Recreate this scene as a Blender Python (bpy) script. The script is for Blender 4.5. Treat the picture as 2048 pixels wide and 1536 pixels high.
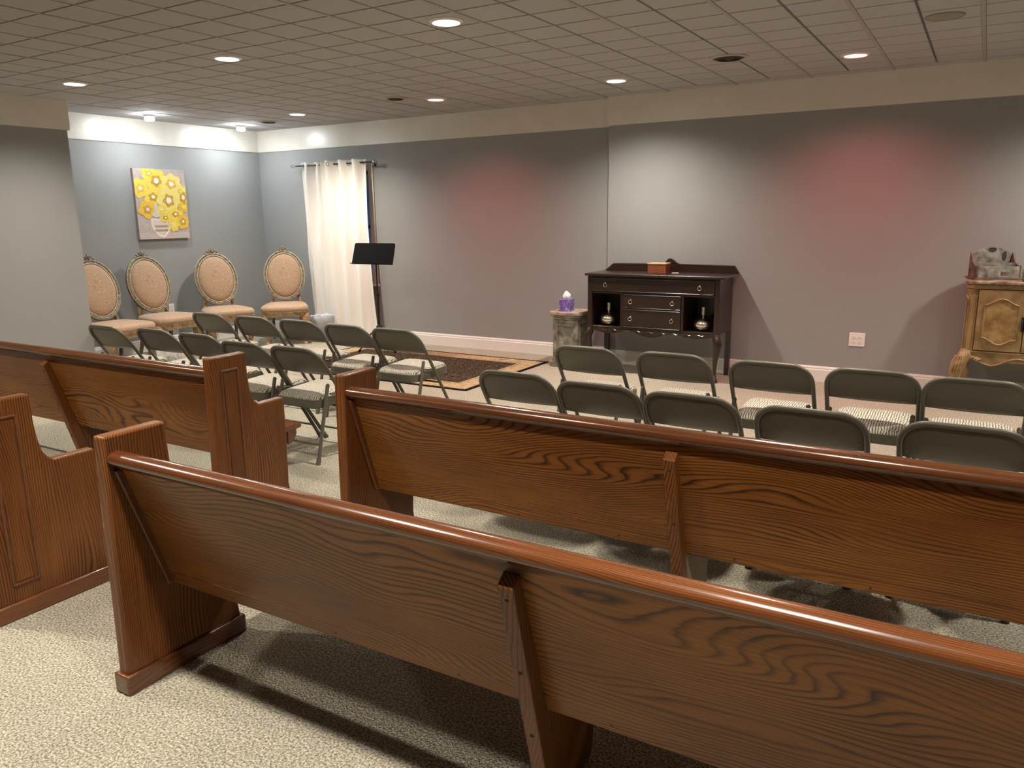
import bpy, bmesh, math, random
from mathutils import Vector, Matrix, noise
random.seed(7)
PI = math.pi
for o in list(bpy.data.objects):
    bpy.data.objects.remove(o)
SC = bpy.context.scene
COL = SC.collection

# ------------------------------------------------------------------ camera
YAW, PITCH, ROLL, FPX, EYE = -0.54008474, -0.21344556, -0.01311511, 1560.0, 1.469
def make_camera():
    cy, sy, cp, sp = math.cos(YAW), math.sin(YAW), math.cos(PITCH), math.sin(PITCH)
    fwd = Vector((sy*cp, cy*cp, sp)); right = Vector((cy, -sy, 0)); up = right.cross(fwd)
    cr, sr = math.cos(ROLL), math.sin(ROLL)
    r2 = cr*right + sr*up; u2 = -sr*right + cr*up; b = -fwd
    m = Matrix(((r2.x, u2.x, b.x, 0), (r2.y, u2.y, b.y, 0), (r2.z, u2.z, b.z, EYE), (0, 0, 0, 1)))
    cam = bpy.data.cameras.new('camera'); cam.lens = FPX/2048*36; cam.sensor_width = 36
    cam.sensor_fit = 'HORIZONTAL'; cam.clip_start = 0.05
    ob = bpy.data.objects.new('camera', cam); COL.objects.link(ob); ob.matrix_world = m
    SC.camera = ob
make_camera()

# ------------------------------------------------------------------ world (dusk outside the window) and exposure
w = bpy.data.worlds.new('dusk'); SC.world = w; w.use_nodes = True
bg = w.node_tree.nodes['Background']
wt = w.node_tree
tc = wt.nodes.new('ShaderNodeTexCoord'); sx = wt.nodes.new('ShaderNodeSeparateXYZ')
rp = wt.nodes.new('ShaderNodeValToRGB')
ma = wt.nodes.new('ShaderNodeMath'); ma.operation = 'MULTIPLY_ADD'; ma.inputs[1].default_value = 5.0; ma.inputs[2].default_value = 0.5
wt.links.new(tc.outputs['Generated'], sx.inputs[0]); wt.links.new(sx.outputs['Z'], ma.inputs[0]); wt.links.new(ma.outputs[0], rp.inputs[0])
rp.color_ramp.elements[0].position = 0.50; rp.color_ramp.elements[0].color = (0.07, 0.14, 0.34, 1)
rp.color_ramp.elements[1].position = 1.0; rp.color_ramp.elements[1].color = (0.010, 0.014, 0.026, 1)
wt.links.new(rp.outputs[0], bg.inputs['Color']); bg.inputs['Strength'].default_value = 0.35
SC.view_settings.view_transform = 'Standard'; SC.view_settings.look = 'None'
SC.view_settings.gamma = 1.0; SC.view_settings.use_curve_mapping = False
SC.view_settings.exposure = 0.12
WHITE_W = 252.0      # watts of a white recessed downlight
RED_W = 108.0
BULB_L = 500.0       # radiance of the alcove bulbs
WARM = (1.0, 0.91, 0.775)
RED = (1.0, 0.27, 0.26)
COOL = (0.93, 0.985, 1.0)

# ------------------------------------------------------------------ materials
MATS = {}
def nt(name):
    m = bpy.data.materials.new(name); m.use_nodes = True
    t = m.node_tree; b = t.nodes['Principled BSDF']
    MATS[name] = m
    return m, t, b
def N(t, kind, **kw):
    n = t.nodes.new(kind)
    for k, v in kw.items(): setattr(n, k, v)
    return n
def ramp(t, stops, fac=None, interp='LINEAR'):
    r = N(t, 'ShaderNodeValToRGB'); e = r.color_ramp; e.interpolation = interp
    while len(e.elements) < len(stops): e.elements.new(0.5)
    for el, (p, c) in zip(e.elements, stops):
        el.position = p; el.color = (*c, 1) if len(c) == 3 else c
    if fac is not None: t.links.new(fac, r.inputs[0])
    return r
def objcoord(t, scale=(1, 1, 1), rand=0.0, loc=(0, 0, 0)):
    tc = N(t, 'ShaderNodeTexCoord'); mp = N(t, 'ShaderNodeMapping')
    mp.inputs['Scale'].default_value = scale; mp.inputs['Location'].default_value = loc
    if rand:
        oi = N(t, 'ShaderNodeObjectInfo'); ml = N(t, 'ShaderNodeMath', operation='MULTIPLY')
        ml.inputs[1].default_value = rand; t.links.new(oi.outputs['Random'], ml.inputs[0])
        ad = N(t, 'ShaderNodeVectorMath', operation='ADD'); t.links.new(tc.outputs['Object'], ad.inputs[0])
        cb = N(t, 'ShaderNodeCombineXYZ')
        for i in range(3): t.links.new(ml.outputs[0], cb.inputs[i])
        t.links.new(cb.outputs[0], ad.inputs[1]); t.links.new(ad.outputs[0], mp.inputs[0])
    else:
        t.links.new(tc.outputs['Object'], mp.inputs[0])
    return mp.outputs[0]
def noise_tex(t, vec, scale, detail=4, rough=0.55, dist=0.0):
    n = N(t, 'ShaderNodeTexNoise'); n.inputs['Scale'].default_value = scale
    n.inputs['Detail'].default_value = detail; n.inputs['Roughness'].default_value = rough
    n.inputs['Distortion'].default_value = dist
    t.links.new(vec, n.inputs['Vector']); return n.outputs['Fac']
def math_n(t, op, a, b=None, clamp=False):
    n = N(t, 'ShaderNodeMath', operation=op); n.use_clamp = clamp
    for i, v in enumerate((a, b)):
        if v is None: continue
        if isinstance(v, (int, float)): n.inputs[i].default_value = v
        else: t.links.new(v, n.inputs[i])
    return n.outputs[0]
def mix_c(t, fac, a, b, mode='MIX'):
    n = N(t, 'ShaderNodeMix', data_type='RGBA', blend_type=mode)
    for s, v in ((n.inputs[0], fac), (n.inputs[6], a), (n.inputs[7], b)):
        if isinstance(v, (int, float)): s.default_value = v
        elif isinstance(v, tuple): s.default_value = (*v, 1) if len(v) == 3 else v
        else: t.links.new(v, s)
    return n.outputs[2]
def bump(t, b, h, strength=0.3, dist=0.002):
    n = N(t, 'ShaderNodeBump'); n.inputs['Strength'].default_value = strength
    n.inputs['Distance'].default_value = dist
    t.links.new(h, n.inputs['Height']); t.links.new(n.outputs[0], b.inputs['Normal'])
def plain(name, col, rough=0.5, metal=0.0, var=0.06, scale=40.0, coat=0.0, bmp=0.0, spec=0.5):
    m, t, b = nt(name)
    v = objcoord(t, rand=3.0)
    n = noise_tex(t, v, scale)
    dark = tuple(c*(1-var) for c in col); lite = tuple(min(1, c*(1+var)) for c in col)
    r = ramp(t, [(0.3, dark), (0.7, lite)], n)
    t.links.new(r.outputs[0], b.inputs['Base Color'])
    b.inputs['Roughness'].default_value = rough; b.inputs['Metallic'].default_value = metal
    b.inputs['Coat Weight'].default_value = coat; b.inputs['Specular IOR Level'].default_value = spec
    if bmp: bump(t, b, n, bmp)
    return m
def emit(name, col, strength):
    m, t, b = nt(name)
    b.inputs['Base Color'].default_value = (0.8, 0.8, 0.8, 1)
    b.inputs['Emission Color'].default_value = (*col, 1); b.inputs['Emission Strength'].default_value = strength
    return m
def wood(name, axis, dark, mid, lite, rough=0.32, coat=0.35, across=None, lpm=112.0, wob=15.0, lines=1.0, spec=0.5):
    """stained plank: growth lines along axis, bent into figure by a stretched noise, plus fine pores"""
    m, t, b = nt(name)
    k = {'x': 0, 'y': 1, 'z': 2}[axis]
    if across is None: across = {'x': 'zy', 'y': 'zx', 'z': 'yx'}[axis]      # lines show on both pairs of long faces
    def st(v, a): q = [v]*3; q[k] = a; return q
    base = objcoord(t, rand=9.0)
    def sc(s):
        mp = N(t, 'ShaderNodeMapping'); mp.inputs['Scale'].default_value = s
        t.links.new(base, mp.inputs[0]); return mp.outputs[0]
    n1 = noise_tex(t, sc(st(3.4, 0.85)), 1.0, detail=1.5, rough=0.45)
    n1b = noise_tex(t, sc(st(22.0, 3.0)), 1.0, detail=2, rough=0.5)
    sp = N(t, 'ShaderNodeSeparateXYZ'); t.links.new(base, sp.inputs[0])
    ac = math_n(t, 'ADD', sp.outputs['xyz'.index(across[0])], math_n(t, 'MULTIPLY', sp.outputs['xyz'.index(across[1])], 0.85))
    ph = math_n(t, 'MULTIPLY', ac, lpm)
    ph = math_n(t, 'ADD', ph, math_n(t, 'MULTIPLY', n1, wob*2.6))
    ph = math_n(t, 'ADD', ph, math_n(t, 'MULTIPLY', n1b, 1.1))
    fr = math_n(t, 'FRACT', ph)                                  # sawtooth: slow early wood, sharp late wood
    ln = ramp(t, [(0.0, (0.35,)*3), (0.14, (0.0,)*3), (0.58, (0.06,)*3), (0.80, (0.70,)*3), (0.92, (1,)*3), (1.0, (0.35,)*3)], fr)
    n2 = noise_tex(t, sc(st(230.0, 5.0)), 1.0, detail=3, rough=0.6)
    n3 = noise_tex(t, sc(st(3.0, 1.1)), 1.0, detail=3)
    c0 = ramp(t, [(0.32, mid), (0.68, lite)], n3)
    brk = ramp(t, [(0.34, (0.40,)*3), (0.58, (1,)*3)], noise_tex(t, sc(st(7.0, 2.4)), 1.0, detail=3))
    lf = math_n(t, 'MULTIPLY', ln.outputs[0], lines); lf = math_n(t, 'MULTIPLY', lf, brk.outputs[0])
    c1 = mix_c(t, lf, c0.outputs[0], dark)
    pr = ramp(t, [(0.38, (0.62,)*3), (0.55, (1.0,)*3)], n2)
    c2 = mix_c(t, 0.7, c1, pr.outputs[0], 'MULTIPLY')
    t.links.new(c2, b.inputs['Base Color'])
    b.inputs['Roughness'].default_value = rough; b.inputs['Coat Weight'].default_value = coat
    b.inputs['Coat Roughness'].default_value = 0.12; b.inputs['Specular IOR Level'].default_value = spec
    bump(t, b, n2, 0.10, 0.001)
    return m

def make_materials():
    wood('pew_wood_long', 'x', (0.036, 0.010, 0.003), (0.180, 0.060, 0.012), (0.315, 0.122, 0.024), rough=0.36, coat=0.10, spec=0.28)
    wood('pew_wood_tall', 'z', (0.030, 0.009, 0.003), (0.145, 0.046, 0.012), (0.225, 0.082, 0.021), lpm=100, wob=9, rough=0.36, coat=0.12, spec=0.3)
    wood('pew_wood_rail', 'x', (0.034, 0.008, 0.003), (0.115, 0.034, 0.010), (0.195, 0.066, 0.019), rough=0.22, coat=0.7, lines=0.8, lpm=150)
    wood('pew_wood_plinth', 'y', (0.038, 0.010, 0.004), (0.150, 0.048, 0.015), (0.21, 0.073, 0.023), rough=0.26, coat=0.5, lines=0.7)
    wood('pew_wood_raw', 'z', (0.17, 0.125, 0.085), (0.27, 0.205, 0.145), (0.33, 0.26, 0.19), rough=0.7, coat=0.0, lines=0.4)
    plain('pew_stain', (0.120, 0.040, 0.012), 0.34, var=0.25, scale=30, coat=0.2)
    plain('peg_wood', (0.045, 0.018, 0.009), 0.45)
    plain('wall_paint', (0.312, 0.318, 0.318), 0.62, var=0.015, scale=6, spec=0.35)
    # glossy cream panel band
    m, t, b = nt('band_paint')
    v = objcoord(t); n = noise_tex(t, v, 5.0, detail=5)
    r = ramp(t, [(0.3, (0.74, 0.71, 0.635)), (0.7, (0.79, 0.765, 0.70))], n)
    t.links.new(r.outputs[0], b.inputs['Base Color']); b.inputs['Roughness'].default_value = 0.29
    bump(t, b, noise_tex(t, v, 9.0, detail=2), 0.15, 0.004)
    plain('white_trim', (0.80, 0.78, 0.74), 0.38, var=0.02)
    plain('ceiling_tile', (0.455, 0.45, 0.465), 0.9, var=0.05, scale=260, bmp=0.4)
    plain('ceiling_tee', (0.37, 0.36, 0.36), 0.6, var=0.03)
    # carpet
    m, t, b = nt('carpet')
    v = objcoord(t)
    n1 = noise_tex(t, v, 135.0, detail=2, rough=0.6); n2 = noise_tex(t, v, 2.2, detail=3)
    vo = N(t, 'ShaderNodeTexVoronoi'); vo.inputs['Scale'].default_value = 170; t.links.new(v, vo.inputs['Vector'])
    r = ramp(t, [(0.36, (0.20, 0.180, 0.136)), (0.50, (0.42, 0.39, 0.312)), (0.64, (0.66, 0.625, 0.53))], n1)
    r2 = ramp(t, [(0.3, (0.90,)*3), (0.7, (1.05, 1.04, 1.0))], n2)
    c = mix_c(t, 1.0, r.outputs[0], r2.outputs[0], 'MULTIPLY')
    t.links.new(c, b.inputs['Base Color']); b.inputs['Roughness'].default_value = 0.95
    b.inputs['Specular IOR Level'].default_value = 0.1
    h = math_n(t, 'ADD', n1, vo.outputs['Distance']); bump(t, b, h, 0.9, 0.006)
    # folding chairs
    plain('chair_metal', (0.098, 0.090, 0.066), 0.42, var=0.04, spec=0.5)
    plain('chair_foot', (0.10, 0.095, 0.08), 0.7)
    m, t, b = nt('chair_fabric')
    v = objcoord(t, rand=4.0)
    wv = N(t, 'ShaderNodeTexWave', bands_direction='X'); wv.inputs['Scale'].default_value = 25
    wv.inputs['Distortion'].default_value = 4.5; wv.inputs['Detail'].default_value = 2.0; wv.inputs['Detail Scale'].default_value = 1.6
    t.links.new(v, wv.inputs['Vector'])
    fz = noise_tex(t, v, 90, detail=2)
    r = ramp(t, [(0.18, (0.12, 0.100, 0.072)), (0.42, (0.39, 0.355, 0.285)), (0.85, (0.585, 0.55, 0.465))], wv.outputs['Fac'])
    r2 = ramp(t, [(0.3, (0.80,)*3), (0.7, (1.05,)*3)], fz)
    t.links.new(mix_c(t, 1.0, r.outputs[0], r2.outputs[0], 'MULTIPLY'), b.inputs['Base Color'])
    b.inputs['Roughness'].default_value = 0.9; b.inputs['Sheen Weight'].default_value = 0.2
    bump(t, b, wv.outputs['Fac'], 0.25, 0.002)
    # damask for the oval-back chairs
    m, t, b = nt('damask')
    v = objcoord(t)
    vo = N(t, 'ShaderNodeTexVoronoi'); vo.inputs['Scale'].default_value = 15; t.links.new(v, vo.inputs['Vector'])
    d = math_n(t, 'MULTIPLY', vo.outputs['Distance'], 30.0); d = math_n(t, 'SINE', d)
    r = ramp(t, [(0.25, (0.325, 0.205, 0.125)), (0.75, (0.42, 0.28, 0.18))], math_n(t, 'ADD', math_n(t, 'MULTIPLY', d, 0.5), 0.5))
    t.links.new(r.outputs[0], b.inputs['Base Color']); b.inputs['Roughness'].default_value = 0.7
    b.inputs['Sheen Weight'].default_value = 0.25
    # gilt worn carving
    def worn(name, a, bcol, c, scale=22, rough=0.45, bmp=0.5):
        m, t, b = nt(name)
        v = objcoord(t, rand=5.0); n = noise_tex(t, v, scale, detail=5, rough=0.6)
        r = ramp(t, [(0.33, a), (0.5, bcol), (0.68, c)], n)
        t.links.new(r.outputs[0], b.inputs['Base Color']); b.inputs['Roughness'].default_value = rough
        bump(t, b, n, bmp, 0.004)
    worn('gilt_dark', (0.07, 0.055, 0.035), (0.165, 0.135, 0.09), (0.32, 0.28, 0.20), 45)
    worn('gilt_light', (0.16, 0.09, 0.04), (0.34, 0.22, 0.11), (0.48, 0.35, 0.20), 28)
    worn('gilt_edge', (0.42, 0.33, 0.20), (0.56, 0.47, 0.32), (0.66, 0.58, 0.43), 30)
    worn('cabinet_gold', (0.17, 0.10, 0.038), (0.29, 0.185, 0.078), (0.37, 0.245, 0.11), 8, 0.4, 0.1)
    worn('cabinet_burl', (0.19, 0.11, 0.038), (0.31, 0.19, 0.07), (0.43, 0.285, 0.12), 13, 0.38, 0.05)
    worn('cabinet_carving', (0.18, 0.105, 0.04), (0.32, 0.205, 0.088), (0.43, 0.29, 0.14), 26, 0.45, 0.5)
    worn('marble_brown', (0.14, 0.075, 0.05), (0.30, 0.20, 0.14), (0.50, 0.41, 0.32), 18, 0.22, 0.0)
    worn('pedestal_stone', (0.10, 0.095, 0.075), (0.24, 0.225, 0.175), (0.40, 0.37, 0.295), 14, 0.8, 0.4)
    worn('pedestal_top', (0.22, 0.17, 0.13), (0.38, 0.30, 0.235), (0.50, 0.40, 0.32), 12, 0.75, 0.3)
    worn('weathered_board', (0.10, 0.085, 0.07), (0.24, 0.22, 0.19), (0.38, 0.355, 0.31), 16, 0.8, 0.3)
    worn('weathered_red', (0.065, 0.042, 0.034), (0.135, 0.088, 0.068), (0.24, 0.165, 0.13), 16, 0.8, 0.3)
    wood('sideboard_wood', 'x', (0.008, 0.004, 0.003), (0.022, 0.010, 0.007), (0.036, 0.017, 0.011), rough=0.33, coat=0.3, lines=0.5)
    plain('pull_metal', (0.62, 0.58, 0.50), 0.25, metal=1.0)
    plain('mercury_glass', (0.90, 0.82, 0.70), 0.24, metal=1.0, var=0.25, scale=60, bmp=0.15)
    plain('mercury_neck', (0.55, 0.52, 0.45), 0.35, metal=0.6, var=0.2)
    wood('redwood_box', 'x', (0.10, 0.025, 0.010), (0.22, 0.062, 0.026), (0.30, 0.09, 0.04), lines=0.4)
    plain('box_lid_edge', (0.55, 0.38, 0.20), 0.4)
    m, t, b = nt('tissue_print')
    v = objcoord(t, rand=2.0); n = noise_tex(t, v, 26, detail=3)
    r = ramp(t, [(0.3, (0.10, 0.045, 0.22)), (0.5, (0.20, 0.12, 0.42)), (0.62, (0.32, 0.30, 0.62)), (0.75, (0.50, 0.42, 0.68))], n)
    t.links.new(r.outputs[0], b.inputs['Base Color']); b.inputs['Roughness'].default_value = 0.5
    plain('tissue_paper', (0.90, 0.88, 0.86), 0.9)
    m, t, b = nt('curtain_fabric')
    v = objcoord(t); n = noise_tex(t, v, 400)
    b.inputs['Base Color'].default_value = (0.80, 0.77, 0.73, 1); b.inputs['Roughness'].default_value = 0.75
    b.inputs['Sheen Weight'].default_value = 0.3; bump(t, b, n, 0.1, 0.0005)
    plain('black_metal', (0.012, 0.012, 0.013), 0.38)
    plain('black_satin', (0.005, 0.005, 0.005), 0.85, spec=0.12)
    plain('chrome', (0.75, 0.74, 0.72), 0.15, metal=1.0)
    m, t, b = nt('clear_glass'); b.inputs['Base Color'].default_value = (0.9, 0.95, 0.93, 1)
    b.inputs['Transmission Weight'].default_value = 1.0; b.inputs['Roughness'].default_value = 0.02; b.inputs['IOR'].default_value = 1.45
    m, t, b = nt('green_glass'); b.inputs['Base Color'].default_value = (0.45, 0.72, 0.40, 1)
    b.inputs['Transmission Weight'].default_value = 0.85; b.inputs['Roughness'].default_value = 0.12
    plain('outlet_plate', (0.82, 0.80, 0.76), 0.35, var=0.01)
    plain('outlet_slot', (0.10, 0.09, 0.08), 0.6)
    plain('vent_metal', (0.45, 0.42, 0.37), 0.5)
    plain('vent_dark', (0.035, 0.032, 0.028), 0.6)
    plain('speaker_cloth', (0.30, 0.275, 0.235), 0.85)
    plain('lamp_trim', (0.75, 0.73, 0.70), 0.4)
    plain('lamp_collar', (0.50, 0.48, 0.46), 0.5)
    emit('lens_white', (1, .97, .92), 14.0); emit('lens_red', (1.0, .22, .27), 9.0); emit('bulb_white', COOL, BULB_L); emit('bulb_side', COOL, 45.0)
    plain('bin_body', (0.30, 0.33, 0.40), 0.5)
    m, t, b = nt('bin_bag'); b.inputs['Base Color'].default_value = (0.66, 0.68, 0.74, 1); b.inputs['Roughness'].default_value = 0.28
    b.inputs['Transmission Weight'].default_value = 0.25
    v = objcoord(t); bump(t, b, noise_tex(t, v, 30, detail=3), 0.5, 0.01)
    worn('marble_white', (0.22, 0.21, 0.20), (0.62, 0.60, 0.57), (0.80, 0.78, 0.75), 14, 0.4, 0.0)
    # painting
    plain('canvas_ground', (0.46, 0.385, 0.365), 0.75, var=0.12, scale=18)
    plain('paint_yellow', (0.80, 0.60, 0.085), 0.7, var=0.10, scale=60)
    plain('paint_pale', (0.80, 0.66, 0.20), 0.7, var=0.08, scale=60)
    plain('paint_gold', (0.74, 0.47, 0.05), 0.7, var=0.10, scale=60)
    plain('paint_ochre', (0.56, 0.32, 0.04), 0.7, var=0.12, scale=60)
    plain('paint_cream', (0.80, 0.74, 0.62), 0.7)
    plain('paint_white', (0.80, 0.76, 0.72), 0.7)
    plain('paint_stone', (0.62, 0.56, 0.49), 0.7, var=0.12, scale=50)
    plain('paint_rust', (0.40, 0.23, 0.16), 0.7)
    plain('paint_mauve', (0.52, 0.42, 0.40), 0.75, var=0.1)
    # rug, pattern from its own object coordinates (x,y from its centre)
    m, t, b = nt('rug_wool')
    tcn = N(t, 'ShaderNodeTexCoord'); sp = N(t, 'ShaderNodeSeparateXYZ'); t.links.new(tcn.outputs['Object'], sp.inputs[0])
    ax = math_n(t, 'ABSOLUTE', sp.outputs[0]); ay = math_n(t, 'ABSOLUTE', sp.outputs[1])
    ex = math_n(t, 'SUBTRACT', RUG_W/2, ax); ey = math_n(t, 'SUBTRACT', RUG_D/2, ay)
    e = math_n(t, 'MINIMUM', ex, ey)
    vo = N(t, 'ShaderNodeTexVoronoi', feature='F1'); vo.inputs['Scale'].default_value = 15
    nz = noise_tex(t, tcn.outputs['Object'], 9, detail=2)
    vm = N(t, 'ShaderNodeVectorMath', operation='ADD'); t.links.new(tcn.outputs['Object'], vm.inputs[0])
    cbn = N(t, 'ShaderNodeCombineXYZ'); off = math_n(t, 'MULTIPLY', nz, 0.10)
    t.links.new(off, cbn.inputs[0]); t.links.new(off, cbn.inputs[1]); t.links.new(cbn.outputs[0], vm.inputs[1])
    t.links.new(vm.outputs[0], vo.inputs['Vector'])
    leaf = noise_tex(t, tcn.outputs['Object'], 26, detail=3, rough=0.6, dist=1.2)
    K = (0.008, 0.007, 0.006)
    fl = ramp(t, [(0.33, (0.25, 0.18, 0.10)), (0.36, K), (0.475, K), (0.485, (0.24, 0.175, 0.10)), (0.505, (0.22, 0.155, 0.085)), (0.515, K), (0.64, K), (0.67, (0.26, 0.19, 0.105))], leaf)
    bd = ramp(t, [(0.36, (0.20, 0.135, 0.07)), (0.46, (0.40, 0.295, 0.165)), (0.60, (0.46, 0.35, 0.205)), (0.72, (0.28, 0.19, 0.10))], leaf)
    def gt(v, th): return math_n(t, 'GREATER_THAN', v, th)
    c = mix_c(t, gt(e, 0.035), (0.007, 0.006, 0.006), bd.outputs[0])
    c = mix_c(t, gt(e, 0.205), c, (0.03, 0.02, 0.012)); c = mix_c(t, gt(e, 0.212), c, (0.43, 0.31, 0.16))
    c = mix_c(t, gt(e, 0.232), c, fl.outputs[0])
    t.links.new(c, b.inputs['Base Color']); b.inputs['Roughness'].default_value = 0.95
    b.inputs['Specular IOR Level'].default_value = 0.1
    bump(t, b, noise_tex(t, tcn.outputs['Object'], 300), 0.5, 0.003)
RUG_W, RUG_D = 2.44, 1.50
make_materials()

# ------------------------------------------------------------------ mesh helpers
class MB:
    def __init__(s): s.v = []; s.f = []
    def add(s, vs, fs, M=None):
        n = len(s.v)
        s.v += [tuple(M @ Vector(p)) if M is not None else tuple(p) for p in vs]
        s.f += [tuple(i+n for i in q) for q in fs]; return s
    def box(s, a, b, M=None):
        x0, y0, z0 = a; x1, y1, z1 = b
        vs = [(x0,y0,z0),(x1,y0,z0),(x1,y1,z0),(x0,y1,z0),(x0,y0,z1),(x1,y0,z1),(x1,y1,z1),(x0,y1,z1)]
        return s.add(vs, [(0,3,2,1),(4,5,6,7),(0,1,5,4),(1,2,6,5),(2,3,7,6),(3,0,4,7)], M)
    def prism(s, prof, axis, a, b, M=None):
        """closed outline prof in the two other axes (in x,y,z order), extruded along axis from a to b"""
        def P(p, t): return {'x': (t, p[0], p[1]), 'y': (p[0], t, p[1]), 'z': (p[0], p[1], t)}[axis]
        n = len(prof); vs = [P(p, a) for p in prof] + [P(p, b) for p in prof]
        fs = [tuple(range(n-1, -1, -1)), tuple(range(n, 2*n))] + [(i, (i+1) % n, n+(i+1) % n, n+i) for i in range(n)]
        return s.add(vs, fs, M)
    def tube(s, pts, r, seg=10, closed=False, caps=True, M=None, flat=None):
        pts = [Vector(p) for p in pts]; n = len(pts)
        rs = r if isinstance(r, (list, tuple)) else [r]*n
        vs = []; prev = None
        for i, p in enumerate(pts):
            if closed: d = pts[(i+1) % n]-pts[i-1]
            else: d = pts[min(i+1, n-1)]-pts[max(i-1, 0)]
            d.normalize()
            if prev is None:
                u = d.orthogonal().normalized()
                if flat: u = (Vector(flat) - d*d.dot(Vector(flat))).normalized()
            else: u = (prev - d*prev.dot(d)).normalized()
            prev = u; v = d.cross(u)
            for k in range(seg):
                a = 2*PI*k/seg; vs.append(p + rs[i]*(math.cos(a)*u + math.sin(a)*v))
        fs = []
        m = n if closed else n-1
        for i in range(m):
            j = (i+1) % n
            for k in range(seg):
                fs.append((i*seg+k, i*seg+(k+1) % seg, j*seg+(k+1) % seg, j*seg+k))
        if caps and not closed:
            fs.append(tuple(range(seg-1, -1, -1))); fs.append(tuple((n-1)*seg+k for k in range(seg)))
        return s.add(vs, fs, M)
    def lathe(s, prof, seg=24, M=None, cap=True):
        vs = []; n = len(prof)
        for r, z in prof:
            for k in range(seg):
                a = 2*PI*k/seg; vs.append((r*math.cos(a), r*math.sin(a), z))
        fs = [(i*seg+k, i*seg+(k+1) % seg, (i+1)*seg+(k+1) % seg, (i+1)*seg+k) for i in range(n-1) for k in range(seg)]
        if cap: fs.append(tuple(range(seg-1, -1, -1))); fs.append(tuple((n-1)*seg+k for k in range(seg)))
        return s.add(vs, fs, M)
    def ball(s, c, r, seg=12, rings=8, M=None):
        rx, ry, rz = r if isinstance(r, (tuple, list)) else (r, r, r)
        vs = []; 
        for i in range(rings+1):
            th = PI*i/rings
            for k in range(seg):
                a = 2*PI*k/seg
                vs.append((c[0]+rx*math.sin(th)*math.cos(a), c[1]+ry*math.sin(th)*math.sin(a), c[2]-rz*math.cos(th)))
        fs = [(i*seg+k, i*seg+(k+1) % seg, (i+1)*seg+(k+1) % seg, (i+1)*seg+k) for i in range(rings) for k in range(seg)]
        return s.add(vs, fs, M)
    def surf(s, fn, nu, nv, closed_u=False, M=None):
        vs = [fn(i/nu, j/nv) for j in range(nv+1) for i in range(nu+(0 if closed_u else 1))]
        w = nu if closed_u else nu+1
        fs = [(j*w+i, j*w+(i+1) % w, (j+1)*w+(i+1) % w, (j+1)*w+i) for j in range(nv) for i in range(nu)]
        return s.add(vs, fs, M)
    def mesh(s, name, mat, smooth=35, weld=True):
        me = bpy.data.meshes.new(name); me.from_pydata(s.v, [], s.f)
        bm = bmesh.new(); bm.from_mesh(me)
        if weld: bmesh.ops.remove_doubles(bm, verts=bm.verts, dist=1e-5)
        bmesh.ops.recalc_face_normals(bm, faces=bm.faces)
        bm.to_mesh(me); bm.free()
        me.materials.append(MATS[mat])
        if smooth:
            for p in me.polygons: p.use_smooth = True
            me.set_sharp_from_angle(angle=math.radians(smooth))
        return me
    def build(s, name, mat, parent=None, smooth=35, bevel=0, seg=2, loc=None, solid=0):
        me = s.mesh(name, mat, smooth)
        o = bpy.data.objects.new(name, me); COL.objects.link(o)
        if parent is not None: o.parent = parent
        if loc: o.location = loc
        if solid:
            md = o.modifiers.new('solid', 'SOLIDIFY'); md.thickness = solid; md.offset = 0
        if bevel:
            md = o.modifiers.new('bevel', 'BEVEL'); md.width = bevel; md.segments = seg
            md.limit_method = 'ANGLE'; md.angle_limit = math.radians(35)
        return o
def empty(name, loc=(0, 0, 0), rz=0.0):
    o = bpy.data.objects.new(name, None); COL.objects.link(o)
    o.location = loc; o.rotation_euler = (0, 0, rz); o.empty_display_size = 0.1
    return o
def tag(o, label, cat, group=None):
    o['label'] = label; o['category'] = cat
    if group: o['group'] = group
    return o
def struct(o):
    o['kind'] = 'structure'; return o
def kids(o): return [c for c in bpy.data.objects if c.parent == o]
def copy_tree(o, parent=None):
    c = o.copy(); COL.objects.link(c); c.parent = parent
    for ch in kids(o): copy_tree(ch, c)
    return c
def T(x=0, y=0, z=0): return Matrix.Translation((x, y, z))
def Rx(a): return Matrix.Rotation(a, 4, 'X')
def Ry(a): return Matrix.Rotation(a, 4, 'Y')
def Rz(a): return Matrix.Rotation(a, 4, 'Z')
def arc(cx, cy, r, a0, a1, n):
    return [(cx+r*math.cos(math.radians(a0+(a1-a0)*i/n)), cy+r*math.sin(math.radians(a0+(a1-a0)*i/n))) for i in range(n+1)]

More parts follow.
